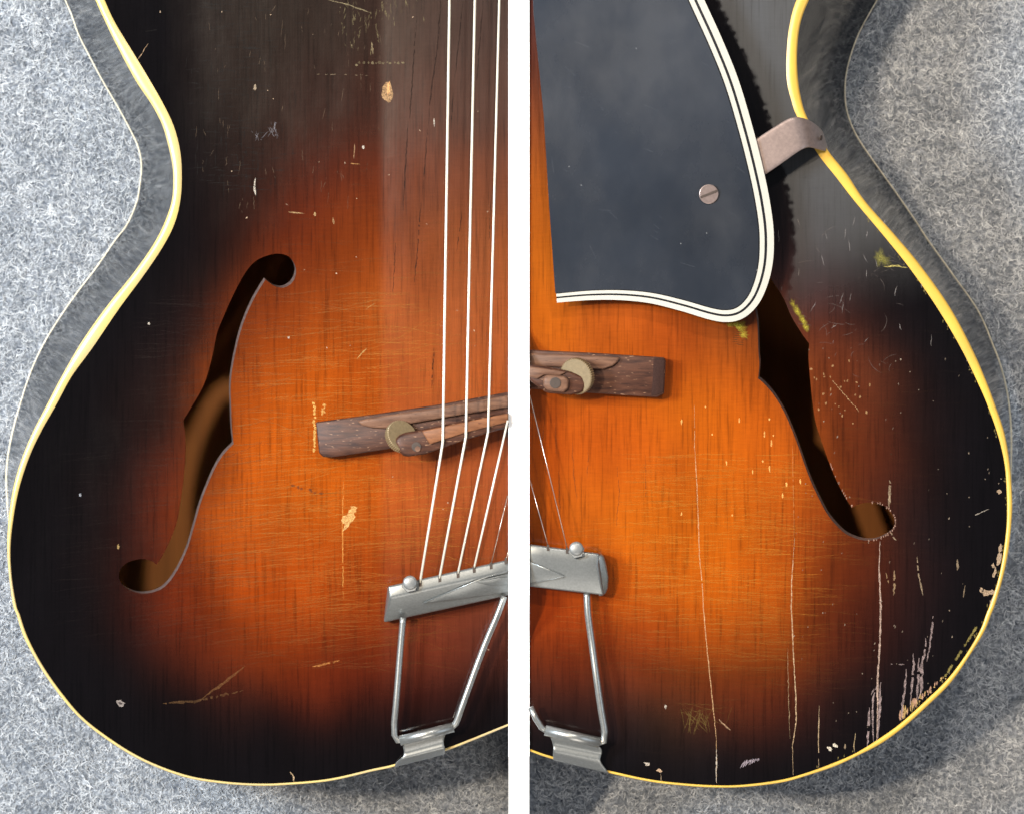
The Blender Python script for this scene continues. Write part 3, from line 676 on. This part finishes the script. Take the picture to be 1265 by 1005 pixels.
# strap: flat metal from under the guard, bent down over the rim
up = [(918,182),(945,164),(960,154.5),(973,146),(983,143.5),(994,145.5),(1003,149),(1013,157),(1017,162)]
dn = [(930,226),(946,216),(968,201),(985,188.5),(993,184),(1001,181.5),(1010,184.5),(1022,187.5),(1025,186)]
zs2 = [ZG-.0028, ZG-.0026, ZG-.0026, ZG-.0026, ZG-.0028, ZG-.0045, ZG-.0080, ZG-.0150, ZG-.0260]
V = []; F = []; m = 6
for u, d_, z in zip(up, dn, zs2):
    for j in range(m+1): t = j/m; V.append(W(u[0]*(1-t)+d_[0]*t, u[1]*(1-t)+d_[1]*t, z))
for i in range(len(up)-1):
    for j in range(m): F.append((i*(m+1)+j, i*(m+1)+j+1, (i+1)*(m+1)+j+1, (i+1)*(m+1)+j))
st_ = fix_normals(mesh_obj('strap', V, F, M['clip'], pg, True))
s = st_.modifiers.new('thick', 'SOLIDIFY'); s.thickness = .0009
s = st_.modifiers.new('sub', 'SUBSURF'); s.levels = 2; s.render_levels = 2; bpy
disc('strap_hole', 1014.5, 170.5, ZG-.0112, 3.2*S, .0004, M['slot'], st_, (math.radians(10), math.radians(62)), n=20)

# ---------------------------------------------------------------- worn finish: crazing, scratches, cracks, chips, and painted glare
def craze(G, side, boxes):
    m = Marks()
    plate = np.concatenate([li, [(628, -170)]]) if side == 'L' else np.concatenate([ri, [(654, -170)]])
    for (x0, x1, y0, y1, N, slope, lmin, lmax, al, gain) in boxes:
        X = rng.uniform(x0, x1, N); Y = rng.uniform(y0, y1, N); 
        ok = inside(np.stack([X, Y], 1), plate) & (dist_poly(np.stack([X, Y], 1), plate) > 18)
        X, Y = X[ok], Y[ok]; cb = burst(np.stack([X, Y], 1), side)
        for x, y, c in zip(X, Y, cb):
            ln = rng.uniform(lmin, lmax); sl = slope(x, y)+rng.normal(0, .02); cu = rng.normal(0, .0012)
            x1_ = x+ln
            if side == 'L' and x1_ > 626: continue
            if side == 'R' and x1_ > 1210: continue
            pts = [(x+t*ln, y+sl*t*ln+cu*(t*ln)**2) for t in np.linspace(0, 1, 5)]
            if not inside(np.array(pts[-1:]), plate)[0]: continue
            col = np.clip(c*np.array([1.25, 1.9, 2.2])*gain/1.5+np.array([.016, .007, .004])+np.array([.10, .06, .012])*min(1, c[0]*4), 0, .95)  # real craze lines, colour brightened as if catching light
            m.line(pts, rng.uniform(.6, 1.05), tuple(col), min(1, al*1.05)*rng.uniform(.25, .9)*(.35+.65*min(1, c[0]*6)), .7, brk=.03)
    m.build('crazing', G)
sL = lambda x, y: -.02-.13*np.clip((y-400)/400, 0, 1)*np.clip((520-x)/300, .3, 1)
sR = lambda x, y: .02
craze(GL, 'L', [(150,470,360,800,900,sL,25,110,.55,1.6),(60,260,520,800,260,sL,30,90,.30,1.4),(240,520,600,830,420,sL,20,120,.55,1.6),(300,620,250,480,170,sL,15,60,.35,1.5),(240,460,40,230,260,lambda x,y:0,8,40,.25,1.2),(480,620,560,700,70,sL,10,60,.35,1.5),(440,625,480,700,40,sL,10,60,.3,1.5)])
craze(GR, 'R', [(760,960,560,830,620,sR,15,70,.60,1.5),(900,1040,600,860,340,sR,12,60,.45,1.5),(680,800,640,830,160,sR,12,50,.4,1.5),(1020,1160,420,700,170,sR,15,60,.25,1.4),(960,1170,200,420,130,sR,10,45,.22,1.3),(740,1100,830,930,260,sR,8,40,.3,1.3)])
# upright wood cracks and long scratches
mk = Marks()
dk = (.012, .005, .003)
for pts, w_ in [([(515,20),(511,70),(506,150)],1.6),([(504,150),(498,260)],1.4),([(545,0),(540,60),(533,110),(529,155)],1.7),([(528,160),(522,240)],1.2),([(572,0),(566,60),(562,96)],1.4),([(560,115),(557,160)],1.2),([(597,0),(592,60),(588,110)],1.5),([(520,250),(515,320),(511,350)],1.4),([(571,260),(564,310)],1.0),([(489,300),(485,370)],1.0),([(536,430),(533,480)],1.2),([(540,560),(536,600)],1),([(607,240),(604,300)],1)]:
    mk.line(pts, w_, dk, .8, .9, brk=.1)
tan = (.38, .23, .10); wh = (.50, .43, .35); yl = (.48, .30, .10)
for i in range(13): mk.blob(441+i*4.6+rng.normal(0, 1), 78+rng.normal(0, .8), rng.uniform(1, 2.2), rng.uniform(1, 2), (.22, .17, .09), rng.uniform(.3, .7), 0, 8)
for i in range(70):
    x = 420+abs(rng.normal(0, 45)); y = rng.uniform(-2, 60) if x < 470 else rng.uniform(-4, 30)
    if x < 545: mk.line([(x, y), (x+rng.normal(0, 1.5), y+rng.uniform(3, 13))], rng.uniform(.7, 1.6), (.20, .155, .075), rng.uniform(.15, .6), 1.0, brk=.15)
mk.line([(405,0),(430,6),(458,16)], 1.6, (.28, .22, .12), .6); mk.line([(388,92),(455,93)], 1, (.28, .2, .12), .5, .8, brk=.3)
mk.blob(479.5, 113, 7.5, 13, (.33, .19, .09), .95, .1, 18, .12); mk.blob(480, 109, 1.8, 8, (.66, .33, .13), .95, .05, 10, .3, .00012); mk.blob(476, 121, 2.2, 3, (.60, .40, .22), .9, 0, 8, .3, .00012)
mk.line([(459,52),(461,68)], 2.2, (.32, .24, .13), .6)
mk.line([(536,146),(536.5,157)], 2.2, wh, .9); mk.line([(315.5,220),(314,232),(316,242)], 2.2, wh, .85); mk.blob(448.5, 182, 1.6, 2.2, wh, .9); mk.line([(438,178),(437,196)], 1.4, (.5, .3, .15), .6); mk.line([(433,202),(445,203)], 1.4, (.5, .25, .08), .6)
mk.line([(356,262),(376,264)], 1.6, tan, .7, brk=.3); mk.line([(411,269),(412.5,277)], 2.2, tan, .8); mk.blob(389, 265, 1.6, 2.4, tan, .8)
mk.line([(441,443),(453,430)], 1.8, yl, .9); mk.line([(452,382),(464,374)], 1, yl, .5); mk.blob(356.5, 417, 1.2, 1.4, wh, .8)
mk.line([(170,74),(183,54)], 1.0, (.40, .25, .14), .8); mk.blob(315, 108, 1.8, 4, (.4, .3, .2), .7)
mk.blob(431, 640, 6.5, 13.5, (.56, .32, .11), .95, .45, 16, .38); mk.blob(437, 628, 4, 4, (.54, .29, .09), .9, .3, 9, .4)
for i in range(14): mk.blob(388.5+rng.normal(0, .8), 498+i*4.4, 1.6, rng.uniform(1.5, 3.5), (.60, .34, .09), .85, 0, 8, .4)
for i in range(7): mk.blob(393+rng.uniform(0, 8), 499+rng.uniform(0, 16), 2, 1.4, (.60, .33, .09), .7, rng.uniform(0, 3), 8, .4)
mk.line([(424,590),(423,650),(424,740)], 1.3, (.78, .36, .08), .55, .7, brk=.12)
for i in range(7): mk.blob(360+i*6+rng.normal(0, 2), 600+i*1.5+rng.normal(0, 1), 2.2, 1.6, (.10, .03, .01), .6, 0, 8, .4)
mk.blob(148.5, 868, 5, 3.2, (.30, .25, .22), .75, .3, 12, .4); mk.blob(148.5, 868, 2.5, 1.5, (.03, .02, .02), .9, .3, 10, .4, .00012)
mk.line([(198,868),(240,866),(300,852)], 3.0, (.22, .11, .04), .28, 1.5, brk=.2); mk.line([(250,862),(280,840),(303,822)], 3.4, (.26, .12, .04), .32, 1.4); mk.line([(385,823),(420,815)], 2.4, (.5, .2, .05), .6, 1.2, brk=.15)
mk.line([(212,662),(217,671)], 2.0, (.9, .75, .6), .95, .6); mk.blob(232, 590, 1.5, 1.5, yl, .9)
mk.blob(99, 611, 1.5, 2, (.3, .3, .32), .7); mk.blob(146, 675, 1.5, 3, (.35, .22, .08), .7); mk.blob(184, 400, 1.4, 1.6, wh, .8)
mk.line([(358,953),(363,958),(363,965)], 1.8, (.55, .38, .22), .8)
for i in range(80):
    x, y = rng.uniform(60, 620), rng.uniform(10, 940)
    if inside(np.array([[x, y]]), li) or not inside(np.array([[x, y]]), np.concatenate([li, [(628, -170)]])): continue
    if inside(np.array([[x, y]]), FL): continue
    mk.blob(x, y, rng.uniform(.5, 1.0), rng.uniform(.5, 1.6), (.55, .38, .25), rng.uniform(.3, .8), rng.uniform(0, 3), 6, .4)
for i in range(230):
    x, y = rng.normal(285, 32), rng.uniform(0, 235)
    if not inside(np.array([[x, y], [x+30, y]]), np.concatenate([li, [(628, -170)]])).all(): continue
    if rng.random() < .6: mk.line([(x, y), (x+rng.uniform(8, 26), y+rng.normal(0, 1))], .9, (.004, .003, .003), .55, .6, brk=.1)
    else: mk.line([(x, y), (x+rng.normal(0, 1), y+rng.uniform(6, 22))], 1.0, (.004, .003, .003), .55, .6, brk=.1)
for i in range(60):
    x, y = rng.uniform(235, 470), rng.uniform(5, 250)
    if not inside(np.array([[x, y]]), np.concatenate([li, [(628, -170)]])).all(): continue
    mk.line([(x, y), (x+rng.normal(0, 2), y+rng.uniform(5, 20))], .7, (.20, .13, .08), .35, .8, brk=.15)
for cx_, cy_ in ((338, 157), (342, 165), (321, 168), (334, 163)):  # pale strokes painted for the glare patch on the lacquer
    for i in range(5): mk.line([(cx_+rng.normal(0, 4), cy_-6), (cx_+rng.normal(0, 4), cy_+6)], .9, (.30, .28, .30), .3, .8, brk=.3)
mk.build('scratches', GL)

mr_ = Marks(); pk = (.32, .235, .22); bw = (.36, .26, .165)
def rl(pts, w_, c=pk, a=.9, j=.8, b=.08): mr_.line(pts, w_*.88, c, a, j, brk=b*.4)
rl([(858,500),(858,550),(861,601),(862.6,641),(864,687),(867.7,722),(869,752),(874,805),(880,864),(885,912),(885,967)], 1.3, (.60, .36, .18), .8, .5, .05)
rl([(885,925),(885,966)], 1.8, wh, .9)
rl([(979,550),(981,664)], .9, (.75, .36, .12), .4, .4)
rl([(981.7,664),(978,715),(977.5,749),(979,780),(980,806),(983,856),(983.5,891),(979,919),(979.7,957)], 1.6, (.56, .38, .22), .85, .5, .03)
rl([(973,800),(974,860),(976,912)], 1.0, (.5, .36, .2), .5)
rl([(1099,593),(1099,610),(1098,626)], 3.6, bw, .85); rl([(1100,655),(1103,662),(1107,667)], 3, bw, .8)
rl([(1087,668),(1086,700),(1088,749),(1087.5,775),(1086.7,798),(1084,838),(1084,881),(1083,917)], 2.6, (.46, .32, .25), .95, .6, .03)
rl([(1084,845),(1078,862),(1079,916)], 2.4); rl([(1088,842),(1086,870),(1088,860),(1084,912)], 3.2, pk); rl([(1074,873),(1073,895),(1071.5,922)], 3.0, pk); rl([(1080,850),(1076,858)], 2)
rl([(1152,760),(1151,780),(1145,817)], 2.4, pk, .8, 1.1, .2); rl([(1144,788),(1143,800),(1138,822),(1137,858)], 3.2, pk, .85, 1.2, .15); rl([(1128,806),(1129,820),(1126,850),(1124.6,873)], 2.8, pk, .8, 1.2, .15)
rl([(1119.5,826),(1118,850),(1115,870),(1113,889)], 2.8, pk, .8, 1.2, .15); rl([(1135,812),(1134,845),(1132,866)], 3, pk, .8, 1.1, .15); rl([(1140,815),(1139,850),(1134,864)], 2, pk, .8, 1.1, .15)
rl([(1012,871),(1011,910),(1011.5,950)], 1.3, (.6, .42, .25), .75, .4, .15); rl([(1057,904),(1055,920),(1056,930)], 1.2, (.5, .36, .2), .7)
rl([(1133,687),(1134,705),(1140,735)], 2.2, bw, .75, .7, .15); rl([(1183,690),(1183,704)], 3, bw, .7); rl([(1192,722),(1190,738)], 2, bw, .6); rl([(1105,703),(1104,735)], 3, (.4, .26, .14), .6, 1.4, .3); rl([(1094,707),(1098,720)], 2.4, (.45, .28, .14), .6, 1, .2)
rl([(1202,637),(1222,628)], 1.4, wh, .7, .6, .3); rl([(1098,820),(1103,820)], 2, pk, .7); rl([(1110,820),(1117,820)], 1.6, pk, .6)
mr_.blob(1025, 924, 3.4, 2.2, (.60, .52, .40), .95, .7); mr_.blob(1031.5, 920, 3.6, 2.4, (.60, .52, .40), .95, .6); mr_.blob(1044, 921.5, 1.2, 3, bw, .8)
for i in range(13):
    t = i/12; rl([(915+22*t+rng.uniform(-1, 1), 948-9*t), (921+16*t, 938-2*t)], 1.6, (.42, .34, .37), .8, .5)
mr_.blob(800, 943, 4, 2.2, (.6, .5, .4), .7, .4, 10, .5); mr_.blob(815, 951, 4, 2, (.6, .4, .25), .8, .3, 10, .5); mr_.blob(822, 872, 1.4, 2.6, wh, .7); rl([(816,955),(817,965)], 2, bw, .6)
# bare chips by the binding
for x, y, rx, ry, an in [(1236,676,2,5,.2),(1234,690,2.4,8,.25),(1229,706,1.8,6,.3),(1218,731,4,4,0),(1225,731,3.5,3.2,0),(1212,728,1.8,3,0),(1225,742,2,6,.35),(1234,607,3.6,2.4,0),(1227,698,2.4,2.8,0)]: mr_.blob(x, y, rx, ry, (.40, .28, .18), .95, an, 12, .4)
for i in range(34):
    t = rng.random(); x = 1112+(1170-1112)*t; y = 893+(838-893)*t-rng.uniform(0, 5); rl([(x-1.5, y), (x-.5, y-rng.uniform(3, 16)*(1.2-t))], rng.uniform(1.8, 3.4), (.44, .25, .16) if rng.random() < .6 else (.5, .32, .12), .9, .6)
for i in range(24):
    t = rng.random(); x = 1170+(1212-1170)*t; y = 836+(770-836)*t; mr_.blob(x-2, y-2, 1.4, rng.uniform(1.5, 4), (.34, .27, .08), .45, .6, 8, .5)
for i in range(60):
    k = rng.integers(110, 330); p = ri[k]; q = ro[k]; v = (p-q); v /= max(np.hypot(*v), 1e-6); d = rng.uniform(1.0, 3.6); mr_.blob(p[0]+v[0]*d, p[1]+v[1]*d, rng.uniform(.5, 1.1), rng.uniform(.8, 2.2), (.22, .17, .06), .6, 0, 8, .5)
# oxidised yellow patches
gy = (.40, .33, .035)
for x, y, rx, ry, a_ in [(913,404,11,9,.9),(918,414,8,6,.7),(902,401,8,4,.5),(985,385,5,10,.85),(980,376,3.5,8,.7),(992,396,5,9,.8),(995,404,4,6,.8),(1087,318,9,11,.75),(1093,322,8,7,.6)]:
    mr_.blob(x, y, rx, ry, gy if x < 1050 else (.26, .23, .05), a_*1.1, -.5 if 970 < x < 1000 else 0, 16, .35, rim=0)
for i in range(9): rl([(903+rng.uniform(0, 6), 404+i*2.6), (921+rng.uniform(-4, 4), 404+i*2.8)], .9, (.06, .03, .01), .8)
for i in range(6): rl([(978+i*3.5, 372+i*6), (984+i*3.5, 370+i*7)], .8, (.10, .06, .01), .8)
rl([(1093,330),(1108,328),(1121,331)], 2.6, (.5, .4, .12), .8, 1); 
for i in range(26): rl([(830+rng.uniform(0, 75), 862+rng.uniform(0, 42)), (830+rng.uniform(0, 75), 862+rng.uniform(0, 42))], .8, (.20, .12, .03), .25, 1) if i < 8 else rl([(850+rng.uniform(-12, 28), 872+rng.uniform(0, 8)), (850+rng.uniform(-12, 28), 896+rng.uniform(0, 12))], 1.2, (.17, .11, .03), .4, 1)
rl([(888,888),(902,901)], 2.2, (.6, .38, .22), .6)
for i in range(26): mr_.blob(1030+rng.normal(0, 22), 480+rng.normal(0, 24), rng.uniform(.7, 1.5), rng.uniform(.7, 2.2), (.52, .30, .13), .5, 0, 7, .4)
for i in range(16): rl([(1028+i*2.1, 470+i*2.4), (1030+i*2.1, 472+i*2.4)], 1.4, (.7, .45, .22), .6)
for i in range(60):
    t = rng.random(); k = int(len(FR)*.18+t*len(FR)*.2); p = FR[k]; mr_.blob(p[0]+1.2, p[1], rng.uniform(.5, .9), rng.uniform(.8, 1.8), (.50, .30, .22), .7, 0, 7, .5)
for i in range(120):
    x, y = rng.uniform(980, 1240), rng.uniform(380, 900)
    if not inside(np.array([[x, y]]), np.concatenate([ri, [(654, -170)]]))[0] or inside(np.array([[x, y]]), FR)[0]: continue
    mr_.blob(x, y, rng.uniform(.5, 1.0), rng.uniform(.5, 1.7), (.34, .26, .19), rng.uniform(.2, .7), rng.uniform(0, .5), 6, .4)
for i in range(26):
    x, y = rng.uniform(960, 1160), rng.uniform(260, 420); rl([(x, y), (x+rng.normal(0, 3), y+rng.uniform(4, 16))], 1.0, (.34, .30, .28), .5, .8)
for i in range(18):
    x, y = rng.uniform(840, 1000), rng.uniform(500, 640); mr_.blob(x, y, 1.0, rng.uniform(1, 4), (.90, .50, .14), .7, 0, 7, .4)
for pts in [[(673,515),(668,560),(680,600)],[(686,520),(687,560)],[(707,545),(709,590),(713,620)],[(727,555),(725,590)],[(762,575),(765,610),(761,650)],[(797,560),(798,620)],[(690,580),(692,640)]]:
    rl(pts, 1.2, (.16, .045, .01), .6, .9, .15)
for i in range(46):
    x, y, r_, a0 = rng.uniform(975, 1130), rng.uniform(270, 460), rng.uniform(8, 40), rng.uniform(0, 6.28)
    q = [(x+r_*math.cos(a0+t), y+r_*.7*math.sin(a0+t)) for t in np.linspace(0, rng.uniform(.4, 1.3), 6)]
    if inside(np.array(q), np.concatenate([ri, [(654, -170)]])).all(): rl(q, .75, (.20, .16, .14), .35, .5, .2)
mr_.build('scratches', GR)
